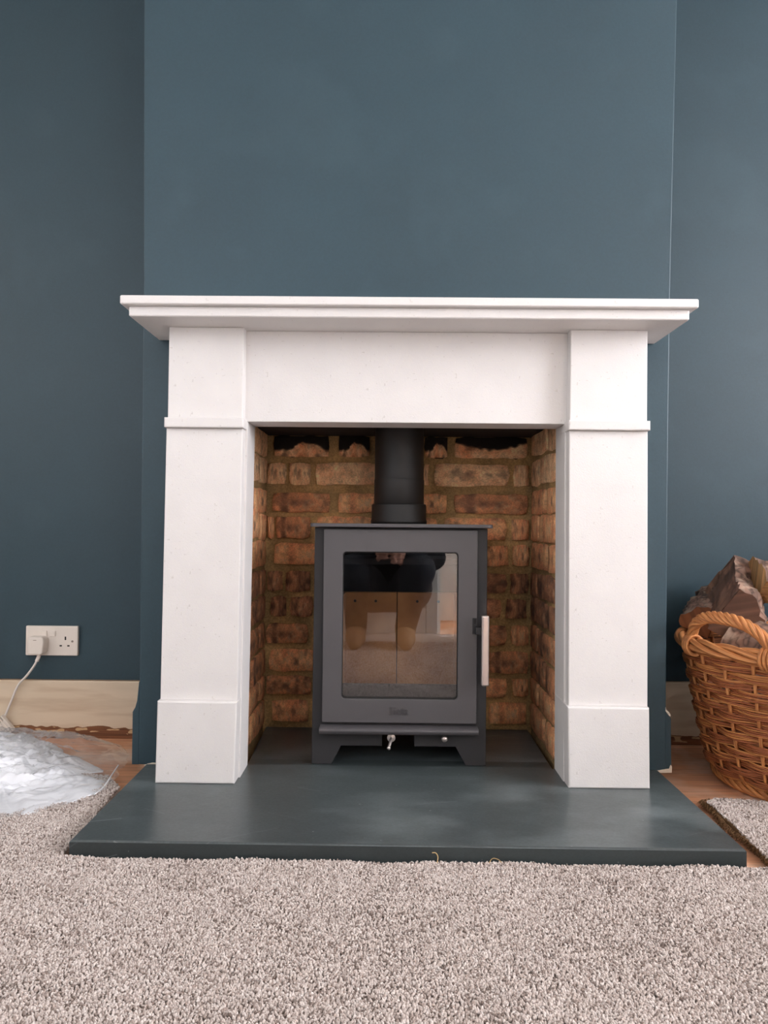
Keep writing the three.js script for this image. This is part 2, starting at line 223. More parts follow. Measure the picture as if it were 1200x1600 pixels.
function brickGeo(w, h, d = 0.012) {                         // worn front face with chamfered, uneven edges; faces +z, centred
  const nx = w > 0.12 ? 6 : w > 0.06 ? 4 : 3, ny = 2, P = [], U = [], I = [], j = (k) => (br() - 0.5) * k;
  const edge = [];
  for (let a = 0; a <= nx; a++) for (let b = 0; b <= ny; b++) { const e = a === 0 || a === nx || b === 0 || b === ny, c = (a === 0 || a === nx) && (b === 0 || b === ny); let x = (a / nx - 0.5) * w, y = (b / ny - 0.5) * h; if (e) { const sx = c ? 0.94 : 0.985, sy = c ? 0.86 : 0.95; x = x * (a === 0 || a === nx ? sx : 1) + j(0.005); y = y * (b === 0 || b === ny ? sy : 1) + j(0.005); } else { x += j(0.006); y += j(0.006); } P.push(x, y, d + j(0.003) - (e ? 0.0015 : 0)); U.push(x / w + 0.5, y / h + 0.5); }
  const id = (a, b) => a * (ny + 1) + b; for (let a = 0; a < nx; a++) for (let b = 0; b < ny; b++) I.push(id(a, b), id(a + 1, b), id(a + 1, b + 1), id(a, b), id(a + 1, b + 1), id(a, b + 1));
  for (let a = 0; a < nx; a++) edge.push(id(a, 0)); for (let b = 0; b < ny; b++) edge.push(id(nx, b)); for (let a = nx; a > 0; a--) edge.push(id(a, ny)); for (let b = ny; b > 0; b--) edge.push(id(0, b));
  const n0 = P.length / 3; edge.forEach((e) => { P.push(P[e * 3] * 1.03, P[e * 3 + 1] * 1.06, -0.006); U.push(U[e * 2], U[e * 2 + 1]); });
  edge.forEach((e, i) => { const k = (i + 1) % edge.length; I.push(n0 + i, n0 + k, edge[k], n0 + i, edge[k], e); });
  const g = new THREE.BufferGeometry(); g.setAttribute('position', new THREE.Float32BufferAttribute(P, 3)); g.setAttribute('uv', new THREE.Float32BufferAttribute(U, 2)); g.setIndex(I); g.computeVertexNormals(); return g;
}
const pick = (l) => l[Math.floor(br() * l.length)];
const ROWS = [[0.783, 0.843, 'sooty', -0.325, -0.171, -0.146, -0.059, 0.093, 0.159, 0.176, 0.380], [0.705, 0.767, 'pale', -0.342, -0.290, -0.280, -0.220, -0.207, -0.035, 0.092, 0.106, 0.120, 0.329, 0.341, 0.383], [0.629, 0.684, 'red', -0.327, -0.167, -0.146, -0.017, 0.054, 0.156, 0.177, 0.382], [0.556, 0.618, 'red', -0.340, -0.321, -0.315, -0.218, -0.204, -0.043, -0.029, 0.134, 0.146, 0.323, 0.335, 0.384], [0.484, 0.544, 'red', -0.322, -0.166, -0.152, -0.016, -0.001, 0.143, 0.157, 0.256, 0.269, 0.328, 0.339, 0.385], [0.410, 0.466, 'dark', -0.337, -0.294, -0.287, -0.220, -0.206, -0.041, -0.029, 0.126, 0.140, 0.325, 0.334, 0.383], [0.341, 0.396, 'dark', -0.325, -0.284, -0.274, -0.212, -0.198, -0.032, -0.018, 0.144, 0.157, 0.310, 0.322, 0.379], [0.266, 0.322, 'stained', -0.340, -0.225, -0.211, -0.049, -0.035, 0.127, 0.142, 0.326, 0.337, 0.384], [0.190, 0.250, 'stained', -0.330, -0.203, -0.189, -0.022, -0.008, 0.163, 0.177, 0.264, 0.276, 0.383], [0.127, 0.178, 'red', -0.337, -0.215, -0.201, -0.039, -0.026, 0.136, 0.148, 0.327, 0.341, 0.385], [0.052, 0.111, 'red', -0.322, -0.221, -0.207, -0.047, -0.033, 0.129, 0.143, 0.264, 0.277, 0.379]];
{
  const back = struct('wall_recess_back', bx(-0.36, 0.41, 0, 0.85, -0.40, -0.305, 0.001), M.mortar);
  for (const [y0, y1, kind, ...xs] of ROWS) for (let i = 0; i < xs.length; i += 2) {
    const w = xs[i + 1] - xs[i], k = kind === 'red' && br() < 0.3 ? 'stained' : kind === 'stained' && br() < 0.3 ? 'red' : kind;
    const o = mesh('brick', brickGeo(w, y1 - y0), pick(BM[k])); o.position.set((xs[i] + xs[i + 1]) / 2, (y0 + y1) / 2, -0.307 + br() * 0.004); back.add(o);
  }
  for (const side of [-1, 1]) {
    const x = side < 0 ? -0.346 : 0.394;
    const wall = struct(side < 0 ? 'wall_recess_left' : 'wall_recess_right', side < 0 ? bx(-0.3595, x, 0, 0.8495, -0.305, 0.035, 0.001) : bx(x, 0.4095, 0, 0.8495, -0.305, 0.035, 0.001), M.mortar);
    ROWS.forEach(([y0, y1, kind], r) => {
      const cuts = r % 2 ? [-0.3, -0.205 + 0.03 * br(), 0.032] : [-0.3, -0.10 + 0.03 * br(), 0.032];
      for (let i = 0; i + 1 < cuts.length; i++) { const w = cuts[i + 1] - cuts[i] - 0.009, k = kind === 'sooty' ? 'pale' : kind; const o = mesh('brick', brickGeo(w, y1 - y0 + 0.009, 0.008), pick(BM[k])); o.rotation.y = -side * Math.PI / 2; o.position.set(x + side * 0.001 - side * 0.0, (y0 + y1) / 2 + 0.003 + 0.006 * (br() - 0.5), (cuts[i] + cuts[i + 1]) / 2); wall.add(o); }
    });
  }
}
{ // black closure plate over the recess, cut round the flue
  const s = planShape([[-0.36, 0.035], [0.41, 0.035], [0.41, -0.305], [-0.36, -0.305]].reverse()); const h = new THREE.Path(); h.absarc(0.0225, 0.13, 0.066, 0, Math.PI * 2, true); s.holes.push(h);
  struct('ceiling_recess', slab(s, 0.842, 0.85, 0.0005), M.black);
}
// ---------------------------------------------------------------- hearth
{
  const t = thing('hearth_slab', 'dark grey-green slate hearth slab with chalky scuffs under the fireplace', 'hearth', [0.03, 0, 0.26]);
  part(t, 'slab', slab(planShape([[-0.555, 0.478], [0.622, 0.482], [0.620, 0.046], [0.379, 0.046], [0.383, -0.292], [-0.336, -0.292], [-0.325, 0.046], [-0.558, 0.046]]), 0.0, 0.04, 0.003), M.slate);
}
// ---------------------------------------------------------------- fire surround
{
  const t = thing('fire_surround', 'cream white limestone fireplace surround with plain pilasters and stepped mantel shelf', 'fireplace surround', [0.03, 0.04, 0.11]);
  const P = (name, x0b, x1b, x0t, x1t, y0, y1, z0, z1, b = 0.002) => part(t, name, prism(shapeOf([[x0b, y0], [x1b, y0], [x1t, y1], [x0t, y1]]), z0, z1, b, 2), M.stone);
  const sh = (x0, x1, z0, z1, r) => { const s = new THREE.Shape(); s.moveTo(x0, -z0); s.lineTo(x0, -z1 + r); s.quadraticCurveTo(x0, -z1, x0 + r, -z1); s.lineTo(x1 - r, -z1); s.quadraticCurveTo(x1, -z1, x1, -z1 + r); s.lineTo(x1, -z0); s.closePath(); return s; };
  part(t, 'shelf', slab(sh(-0.557, 0.6245, 0.041, 0.266, 0.004), 1.0435, 1.0615, 0.002), M.stone);
  part(t, 'shelf_moulding', slab(sh(-0.5435, 0.6115, 0.041, 0.2505, 0.004), 1.0225, 1.0435, 0.002), M.stone);
  P('frieze', -0.334, 0.40, -0.334, 0.40, 0.8215, 1.0225, 0.046, 0.135, 0.0015);
  for (const s of ['left', 'right']) {
    const L = s === 'left';
    const c = L ? [-0.4845, -0.3215, -0.484, -0.321] : [0.3865, 0.5535, 0.388, 0.554];
    P('capital_block', ...c, 0.824, 1.0225, 0.046, 0.165);
    if (L) P('collar_band', -0.4885, -0.3175, -0.4885, -0.3175, 0.8025, 0.824, 0.046, 0.178, 0.0025); else P('collar_band', 0.382, 0.5565, 0.382, 0.5565, 0.804, 0.8245, 0.046, 0.178, 0.0025);
    if (L) P('shaft', -0.492, -0.325, -0.487, -0.321, 0.214, 0.8025, 0.046, 0.165); else P('shaft', 0.387, 0.5565, 0.3855, 0.555, 0.211, 0.804, 0.046, 0.165);
    if (L) P('plinth', -0.497, -0.3275, -0.4945, -0.3235, 0.04, 0.2145, 0.046, 0.178, 0.003); else P('plinth', 0.3855, 0.558, 0.3825, 0.556, 0.04, 0.2115, 0.046, 0.178, 0.003);
    if (L) P('jamb_slip', -0.335, -0.3235, -0.333, -0.3155, 0.04, 0.8215, 0.044, 0.1352, 0.001); else P('jamb_slip', 0.3835, 0.395, 0.3825, 0.395, 0.04, 0.8215, 0.044, 0.1352, 0.001);
  }
}
// ---------------------------------------------------------------- stove
{
  const FZ = 0.033, BK = -0.27, t = thing('wood_stove', 'dark grey steel wood-burning stove with glazed door standing on the slate hearth', 'stove', [0.025, 0.04, -0.1]);
  const sk = shapeOf([[-0.177, 0.04], [-0.131, 0.04], [-0.109, 0.083], [-0.014, 0.083], [-0.014, 0.115], [0.061, 0.115], [0.061, 0.083], [0.157, 0.083], [0.180, 0.04], [0.227, 0.04], [0.2275, 0.59], [-0.175, 0.59]]);
  sk.holes.push(rectHole(-0.125, 0.18, 0.16, 0.565));
  part(t, 'front_plate', prism(sk, FZ - 0.012, FZ, 0.0012), M.ironDark);
  part(t, 'body_shell', prism(sk, BK, FZ - 0.012, 0.001), M.ironDark);
  part(t, 'back_plate', bx(-0.17, 0.222, 0.083, 0.585, BK - 0.006, BK + 0.004), M.black);
  part(t, 'top_plate', prism(rrect(-0.1835, 0.2375, -0.058, 0.272, 0.008), 0, 0.0085, 0.0015, 2).rotateX(-Math.PI / 2).translate(0, 0.5905, 0), M.iron);
  part(t, 'ash_lip', (() => { const s = new THREE.Shape(); s.moveTo(0, 0.1325); s.lineTo(0.026, 0.132); s.quadraticCurveTo(0.036, 0.131, 0.036, 0.126); s.quadraticCurveTo(0.035, 0.121, 0.03, 0.1175); s.lineTo(0, 0.1165); s.closePath(); const g = prism(s, 0, 0.364, 0.001, 1, 10); g.rotateY(-Math.PI / 2); g.scale(1, 1, 1); const p = g.attributes.position; for (let i = 0; i < p.count; i++) p.setXYZ(i, p.getX(i) + 0.2065, p.getY(i), p.getZ(i) + FZ); g.computeVertexNormals(); return g; })(), M.iron);
  // firebox: mineral board lining, log guard, grate
  part(t, 'back_lining', bx(-0.123, 0.0195, 0.17, 0.421, -0.20, -0.18, 0.001), M.verm); part(t, 'back_lining', bx(0.0215, 0.178, 0.17, 0.421, -0.20, -0.18, 0.001), M.verm);
  for (const x of [-0.089, -0.035, 0.073, 0.128]) part(t, 'air_hole', new THREE.CylinderGeometry(0.0035, 0.0035, 0.002, 12).rotateX(Math.PI / 2).translate(x, 0.398, -0.1795), M.dark);
  part(t, 'side_lining', bx(-0.124, -0.113, 0.17, 0.421, -0.18, 0.005, 0.001), M.verm); part(t, 'side_lining', bx(0.168, 0.179, 0.17, 0.421, -0.18, 0.005, 0.001), M.verm);
  part(t, 'baffle', bx(-0.124, 0.179, 0.5, 0.515, -0.26, -0.05, 0.001), M.black); part(t, 'firebox_back', bx(-0.124, 0.179, 0.16, 0.56, -0.255, -0.245, 0.001), M.black);
  part(t, 'firebox_floor', bx(-0.124, 0.179, 0.16, 0.17, -0.2, 0.015, 0.001), M.verm); part(t, 'log_guard', bx(-0.12, 0.175, 0.165, 0.222, 0.002, 0.010, 0.002), M.log_guard);
  // door
  const d = new THREE.Group(); d.name = 'door'; d.position.set(0.204, 0, 0); t.add(d); d.position.y = 0.1; 
  const ds = rrect(-0.153, 0.2035, 0.1395, 0.5855, 0.003); ds.holes.push(rrect(-0.1085, 0.1595, 0.194, 0.5335, 0.009, THREE.Path));
  part(d, 'door_frame', prism(ds, FZ + 0.001, 0.045, 0.0015, 2), M.iron);
  const glass = phy({ color: 0xffffff, roughness: 0.015, metalness: 0.0, transmission: 1, thickness: 0, ior: 1.75 });
  part(d, 'glass_pane', bx(-0.114, 0.165, 0.188, 0.539, FZ - 0.001, FZ + 0.003, 0.0005), glass, 'clear reflective glass');
  part(d, 'glass_seal', (() => { const s = rrect(-0.1095, 0.1605, 0.193, 0.5345, 0.01); s.holes.push(rrect(-0.1065, 0.1575, 0.196, 0.5315, 0.008, THREE.Path)); return prism(s, FZ + 0.003, 0.0405, 0.0005); })(), M.dark);
  part(d, 'latch_plate', prism(rrect(0.1925, 0.2025, 0.346, 0.383, 0.002), 0.0445, 0.047, 0.0005), M.ironDark); part(d, 'latch_slot', prism(rrect(0.1955, 0.2005, 0.37, 0.381, 0.0024), 0.0465, 0.0474, 0), M.dark);
  part(d, 'handle_arm', bx(0.198, 0.216, 0.347, 0.364, 0.047, 0.066, 0.002), M.ironDark);
  part(d, 'handle', (() => { const g = bx(0.2105, 0.2275, 0.2325, 0.3925, 0.062, 0.078, 0.004, 3); return g; })(), M.steel, 'brushed steel bar handle');
  const font = await new FontLoader().loadAsync('fonts/droid/droid_serif_bold.typeface.json');
  const tg = new TextGeometry('Heta', { font, size: 0.0165, depth: 0.0026, curveSegments: 4, bevelEnabled: false }); tg.computeBoundingBox(); const tw = tg.boundingBox.max.x - tg.boundingBox.min.x; tg.scale(0.044 / tw, 1, 1); tg.translate(0.003 - tg.boundingBox.min.x, 0.1595, 0.0444); part(d, 'lettering', tg, std({ color: css(72, 69, 71), roughness: 0.5 }), 'raised serif lettering');
  // air controls below the lip
  part(t, 'air_control', merge([lathe([[0, 0.0], [0.0095, 0.0], [0.0095, 0.004], [0, 0.004]], 0, 0, 20).rotateX(Math.PI / 2).translate(0.0075, 0.1065, 0.045), tube([[0.0075, 0.107, 0.045], [0.006, 0.1, 0.055], [0.002, 0.089, 0.068]], 0.0034, 10, 8), new THREE.SphereGeometry(0.0045, 12, 8).translate(0.002, 0.089, 0.068)]), M.steel, 'polished steel control rod');
  part(t, 'riddling_knob', merge([new THREE.SphereGeometry(0.0075, 20, 14).scale(1, 1, 0.8).translate(0.130, 0.106, 0.05), cyl(0.003, 0.003, 0.02, 0, 0, 0, 10).rotateX(Math.PI / 2).translate(0.130, 0.106, 0.03)]), M.steel, 'polished round knob');
}
{ // flue pipe on the stove
  const t = thing('flue_pipe', 'matt black flue pipe rising from the stove top into the chimney', 'flue pipe', [0.0225, 0.599, -0.13]);
  part(t, 'socket_collar', lathe([[0.062, 0.599], [0.0705, 0.599], [0.0712, 0.606], [0.0695, 0.612], [0.069, 0.646], [0.0675, 0.649], [0.062, 0.649]], 0.0225, -0.13, 48), M.pipe);
  part(t, 'lower_pipe', lathe([[0.0, 0.60], [0.0632, 0.60], [0.0634, 0.7095], [0.0628, 0.711], [0.061, 0.711]], 0.0225, -0.13, 48), M.pipe);
  part(t, 'upper_pipe', lathe([[0.0612, 0.705], [0.0626, 0.709], [0.0622, 0.716], [0.0622, 1.0], [0.06, 1.0]], 0.0225, -0.13, 48), M.pipe);
}
// ---------------------------------------------------------------- socket and plug on the left alcove wall
{
  const z = ZA, t = thing('double_socket', 'cream double wall socket with two switches on the dark blue left wall', 'socket', [-0.937, 0.266, z]);
  part(t, 'face_plate', prism(rrect(-1.0095, -0.864, 0.225, 0.307, 0.003), z, z + 0.011, 0.002, 2), M.plasticW);
  for (const x of [-0.957, -0.9335]) { const r = bx(x - 0.0075, x + 0.0075, 0.278, 0.294, z + 0.009, z + 0.0145, 0.0015, 2); part(t, 'rocker_switch', r, M.plasticW); }
  const slot = (x0, x1, y0, y1) => part(t, 'pin_slot', bx(x0, x1, y0, y1, z + 0.0095, z + 0.0114, 0.0003), M.dark);
  slot(-0.9005, -0.8965, 0.2685, 0.278); slot(-0.9145, -0.908, 0.2505, 0.2545); slot(-0.893, -0.8865, 0.2505, 0.2545);
  part(t, 'screw_cap', cyl(0.003, 0.003, 0.0015, 0, 0, 0, 16).rotateX(Math.PI / 2).translate(-0.879, 0.265, z + 0.0108), std({ color: css(150, 135, 122), roughness: 0.5 }));
  const p = thing('plug_with_cable', 'white three-pin plug with trailing cable in the left half of the double socket', 'plug', [-0.985, 0.255, z + 0.011]);
  const ps = new THREE.Shape(); ps.moveTo(-1.0065, 0.236); ps.quadraticCurveTo(-1.006, 0.229, -0.998, 0.2285); ps.lineTo(-0.974, 0.2285); ps.quadraticCurveTo(-0.966, 0.23, -0.9655, 0.237); ps.lineTo(-0.963, 0.262); ps.quadraticCurveTo(-0.963, 0.276, -0.972, 0.2775); ps.lineTo(-1.0, 0.2775); ps.quadraticCurveTo(-1.006, 0.277, -1.0065, 0.271); ps.closePath();
  part(p, 'plug_body', prism(ps, z + 0.011, z + 0.043, 0.004, 3, 8).translate(0.018, 0.003, 0), M.plasticW);
  part(p, 'fuse_mark', bx(-0.974, -0.965, 0.271, 0.2725, z + 0.0425, z + 0.0434, 0.0002), std({ color: css(140, 120, 110), roughness: 0.6 }));
  part(p, 'strain_relief', tube([[-0.964, 0.234, z + 0.026], [-0.965, 0.224, z + 0.027], [-0.969, 0.212, z + 0.03]], 0.0052, 6, 10), M.plasticW);
  part(p, 'cable', tube([[-0.964, 0.230, z + 0.026], [-0.972, 0.205, z + 0.032], [-0.995, 0.172, z + 0.034], [-1.017, 0.148, z + 0.032], [-1.035, 0.108, z + 0.030], [-1.05, 0.07, z + 0.03], [-1.058, 0.05, z + 0.034]], 0.0032, 40, 8), std({ color: css(232, 224, 216), roughness: 0.45 }));
  const ribs = []; for (let i = 0; i < 6; i++) ribs.push(bx(-0.026, 0.026, -0.0022, 0.0022, -0.007, 0.007, 0.001).translate(0, i * 0.0085 - 0.021, 0)); ribs.push(bx(-0.012, 0.012, -0.024, 0.024, -0.004, 0.004, 0.001));
  part(p, 'ribbed_end', merge(ribs).rotateZ(-0.85).translate(-1.056, 0.032, z + 0.04), M.plasticW);
}
// ---------------------------------------------------------------- carpet: backing, twist pile of separate tufts
T.carpet = tex(512, 512, (u, v) => { const n = vn(u * 128, v * 128, 128, 71), f = vn(u * 200, v * 200, 200, 72); return mixc(n < 0.2 ? rgb(150, 136, 126) : rgb(190, 176, 166), rgb(222, 210, 201), f); });
M.backing = std({ map: rep(T.carpet, 2.6), roughness: 1, bumpMap: rep(T.fine, 2.5), bumpScale: 0.003 });
M.tuft = std({ color: css(230, 228, 228), roughness: 1 });
M.jute = std({ color: css(120, 88, 56), roughness: 1 });
const inside = (poly, x, z) => { let c = false; for (let i = 0, j = poly.length - 1; i < poly.length; j = i++) { const [a, b] = poly[i], [d, e] = poly[j]; if ((b > z) !== (e > z) && x < ((d - a) * (z - b)) / (e - b) + a) c = !c; } return c; };
const tuftGeo = (() => { const g = new THREE.IcosahedronGeometry(1, 0), p = g.attributes.position; for (let i = 0; i < p.count; i++) { const y = p.getY(i), k = 1 - 0.25 * Math.max(0, y); p.setXYZ(i, p.getX(i) * k, y, p.getZ(i) * k); } g.computeVertexNormals(); return g; })();
const TONES = [[240, 230, 223], [229, 217, 209], [217, 204, 196], [203, 189, 180], [182, 167, 158], [146, 131, 122]].map((c) => css(...c));
function pile(parent, poly, zone, y, seed, step = 0.0033, skip = null) {
  const r = rng(seed), at = []; const [x0, x1, z0, z1] = zone;
  for (let x = x0; x < x1; x += step) for (let z = z0; z < z1; z += step) { const a = x + (r() - 0.5) * step * 1.1, b = z + (r() - 0.5) * step * 1.1; if (inside(poly, a, b) && !(skip && a > skip[0] && a < skip[1] && b > skip[2] && b < skip[3])) at.push([a, b]); }
  const big = step / 0.0033;
  const o = new THREE.InstancedMesh(tuftGeo, M.tuft, at.length), m = new THREE.Matrix4(), q = new THREE.Quaternion(), e = new THREE.Euler(), v = new THREE.Vector3(), s = new THREE.Vector3();
  at.forEach(([a, b], i) => {
    e.set((r() - 0.5) * 1.7, r() * 6.3, (r() - 0.5) * 1.7); q.setFromEuler(e); const k = 0.8 + 0.5 * r(); const dx = 0.0012 * Math.sin(a * 40 + b * 23) + 0.0012 * Math.sin(b * 61 - a * 17);
    v.set(a, y + dx + 0.0014 * (r() - 0.5), b); s.set(0.0016 * k * big, 0.0031 * k * Math.min(big, 1.6), 0.0021 * k * big); o.setMatrixAt(i, m.compose(v, q, s));
    const w = r() + 0.16 * (vn(a * 9 + 90, b * 9 + 90, 999, 81) - 0.5); o.setColorAt(i, TONES[w < 0.2 ? 0 : w < 0.44 ? 1 : w < 0.64 ? 2 : w < 0.8 ? 3 : w < 0.93 ? 4 : 5]);
  });
  const at0 = parent.position; o.position.set(-at0.x, -at0.y, -at0.z); o.name = 'pile'; o.castShadow = o.receiveShadow = true; o.userData.kind = 'stuff'; parent.add(o);
}
{
  const main = [[XL + 0.01, ZB - 0.03], [XR - 0.01, ZB - 0.03], [XR - 0.01, 0.492], [0.9, 0.496], [0.63, 0.492], [0.2, 0.488], [-0.3, 0.486], [-0.562, 0.484], [-0.572, 0.45], [-0.578, 0.3], [-0.592, 0.12], [-0.64, 0.06], [-0.8, -0.0], [-1.2, -0.06], [XL + 0.01, -0.06]];
  const t = thing('carpet', 'beige and grey speckled twist pile carpet cut round the front of the slate hearth', 'carpet', [0, 0, 1.2]);
  part(t, 'backing', slab(planShape(main), 0.001, 0.0105, 0.001), M.backing);
  pile(t, main, [-1.02, 1.02, -0.06, 1.02], 0.0138, 901); pile(t, main, [-1.95, 1.95, -0.06, 2.1], 0.0125, 907, 0.0066, [-1.02, 1.02, -0.06, 1.02]);   // finer where the camera stands close
  const r = rng(55);
  part(t, 'loose_thread', tube([[0.086, 0.014, 0.492], [0.088, 0.024, 0.489], [0.084, 0.03, 0.487], [0.078, 0.031, 0.489]], 0.0009, 12, 5), std({ color: css(190, 160, 112), roughness: 1 }));
  part(t, 'loose_thread', tube([[0.176, 0.015, 0.49], [0.182, 0.022, 0.488], [0.192, 0.021, 0.489], [0.198, 0.016, 0.492]], 0.0007, 12, 5), std({ color: css(190, 160, 112), roughness: 1 }));
  const off = [[0.668, 0.474], [0.676, 0.3], [0.674, 0.18], [0.70, 0.163], [0.80, 0.174], [0.86, 0.215], [0.93, 0.252], [1.01, 0.265], [1.1, 0.25], [1.2, 0.18], [1.4, 0.16], [XR - 0.01, 0.15], [XR - 0.01, 0.478]];
  const f = thing('carpet_offcut', 'separate speckled carpet piece with frayed brown edge between basket and hearth', 'carpet', [1.2, 0, 0.3]);
  part(f, 'backing', slab(planShape(off), 0.002, 0.0145, 0.001), M.jute);
  pile(f, off, [0.66, 1.2, 0.15, 0.48], 0.0172, 903); pile(f, off, [1.2, XR, 0.15, 0.48], 0.0162, 909, 0.0066);
  const fg = []; for (let i = 0; i < 420; i++) { const q = r(), along = r() < 0.8; const x = along ? 0.672 + 0.004 * Math.sin(q * 9) : 0.672 + 0.1 * q, z = along ? 0.472 - 0.3 * q : 0.165; const l = 0.004 + 0.007 * r(); fg.push(tube([[x, 0.003 + 0.012 * r(), z], [x - l * 0.6, 0.006 + 0.012 * r(), z + (r() - 0.5) * 0.008], [x - l, 0.003 + 0.012 * r(), z + (r() - 0.5) * 0.012]], 0.0008, 3, 3)); }
  const h = part(f, 'frayed_edge', merge(fg), M.jute); h.userData.kind = 'stuff';
}
// ---------------------------------------------------------------- crumpled plastic bag
{
  const t = thing('plastic_bag', 'crumpled translucent white plastic bag lying on the carpet beneath the socket', 'plastic bag', [-0.9, 0.012, 0.08]);
  function sheet(bound, cx, cz, H, seed, amp, base, NA = 300, NR = 100) {
    const B = bound.map(([x, z]) => [Math.atan2(z - cz, x - cx), Math.hypot(x - cx, z - cz)]).sort((a, b) => a[0] - b[0]);
    const rad = (a) => { let i = B.findIndex((q) => q[0] > a); const n = B.length, p = B[((i < 0 ? n : i) - 1 + n) % n], q = B[i < 0 ? 0 : i]; let d = q[0] - p[0], e = a - p[0]; if (d <= 0) d += 2 * Math.PI; if (e < 0) e += 2 * Math.PI; return p[1] + (q[1] - p[1]) * (e / d); };
    const P = [], U = [], I = [], lin = (x, y, s) => { const ix = Math.floor(x), iy = Math.floor(y), u = x - ix, v = y - iy, h = (a, b) => hash(ix + a, iy + b, s); return u + v < 1 ? h(0, 0) + (h(1, 0) - h(0, 0)) * u + (h(0, 1) - h(0, 0)) * v : h(1, 1) + (h(0, 1) - h(1, 1)) * (1 - u) + (h(1, 0) - h(1, 1)) * (1 - v); }, ridge = (x, z, f, s) => 1 - Math.abs(2 * lin(x * f + 50, z * f + 50, s) - 1);
    for (let j = 0; j <= NR; j++) for (let i = 0; i < NA; i++) {
      const a = -Math.PI + (i / NA) * 2 * Math.PI, q = Math.pow(j / NR, 0.8), R = rad(a) * (1 + 0.008 * Math.sin(a * 23 + seed) + 0.006 * Math.sin(a * 41)), x = cx + q * R * Math.cos(a), z = cz + q * R * Math.sin(a);
      const wx = x + 0.05 * (vn(x * 13 + 9, z * 13 + 9, 997, seed + 40) - 0.5), wz = z + 0.05 * (vn(x * 13 + 77, z * 13 + 33, 997, seed + 41) - 0.5);
      const c = 0.34 * ridge(wx, wz, 9, seed) + 0.28 * ridge(wx + 0.6 * wz, wz - 0.3 * wx, 21, seed + 1) + 0.23 * ridge(wx - 0.4 * wz, wz, 38, seed + 2) + 0.15 * ridge(wx, wz + 0.5 * wx, 70, seed + 3);
      P.push(x, base + H(x, z) * Math.pow(1 - q * q, 0.75) * (0.55 + 0.7 * c) + amp * (c - 0.3) * (1 - 0.75 * Math.pow(q, 6)) + 0.0015, z); U.push(x, z);
    }
    for (let j = 0; j < NR; j++) for (let i = 0; i < NA; i++) { const k = (i + 1) % NA, a = j * NA + i, b = j * NA + k, c = (j + 1) * NA + i, d = (j + 1) * NA + k; I.push(a, b, c, b, d, c); }
    const g = new THREE.BufferGeometry(); g.setAttribute('position', new THREE.Float32BufferAttribute(P, 3)); g.setAttribute('uv', new THREE.Float32BufferAttribute(U, 2)); g.setIndex(I); g.computeVertexNormals(); return g;
  }
  const hump = (x, z) => 0.036 * Math.exp(-(((x + 0.98) / 0.22) ** 2) - (((z + 0.04) / 0.2) ** 2)) + 0.02;
  const film = phy({ color: css(252, 252, 252), roughness: 0.16, transmission: 0.9, thickness: 0, ior: 1.5, side: THREE.DoubleSide });
  const white = phy({ color: css(247, 248, 252), roughness: 0.3, transmission: 0.16, thickness: 0, ior: 1.45, side: THREE.DoubleSide });
  part(t, 'outer_film', sheet([[-0.612, 0.17], [-0.65, 0.245], [-0.76, 0.335], [-1.0, 0.4], [-1.3, 0.3], [-1.35, 0], [-1.2, -0.2], [-0.95, -0.24], [-0.78, -0.21], [-0.68, -0.15], [-0.638, -0.07], [-0.622, 0.04]], -0.93, 0.05, (x, z) => hump(x, z) * 1.02 + 0.03 * Math.exp(-(((x + 0.75) / 0.12) ** 2) - (((z + 0.08) / 0.12) ** 2)), 31, 0.02, 0.018), film);
  part(t, 'crumpled_liner', sheet([[-0.622, 0.16], [-0.66, 0.235], [-0.77, 0.325], [-1.0, 0.38], [-1.28, 0.28], [-1.32, 0], [-1.18, -0.2], [-0.98, -0.22], [-0.88, -0.19], [-0.80, -0.08], [-0.745, 0.06], [-0.66, 0.03], [-0.63, 0.10]], -0.93, 0.12, hump, 61, 0.042, 0.008), white);
  part(t, 'seam', tube([[-0.624, 0.034, 0.04], [-0.618, 0.03, 0.1], [-0.616, 0.022, 0.16], [-0.624, 0.017, 0.185]], 0.0014, 20, 6), white);
}
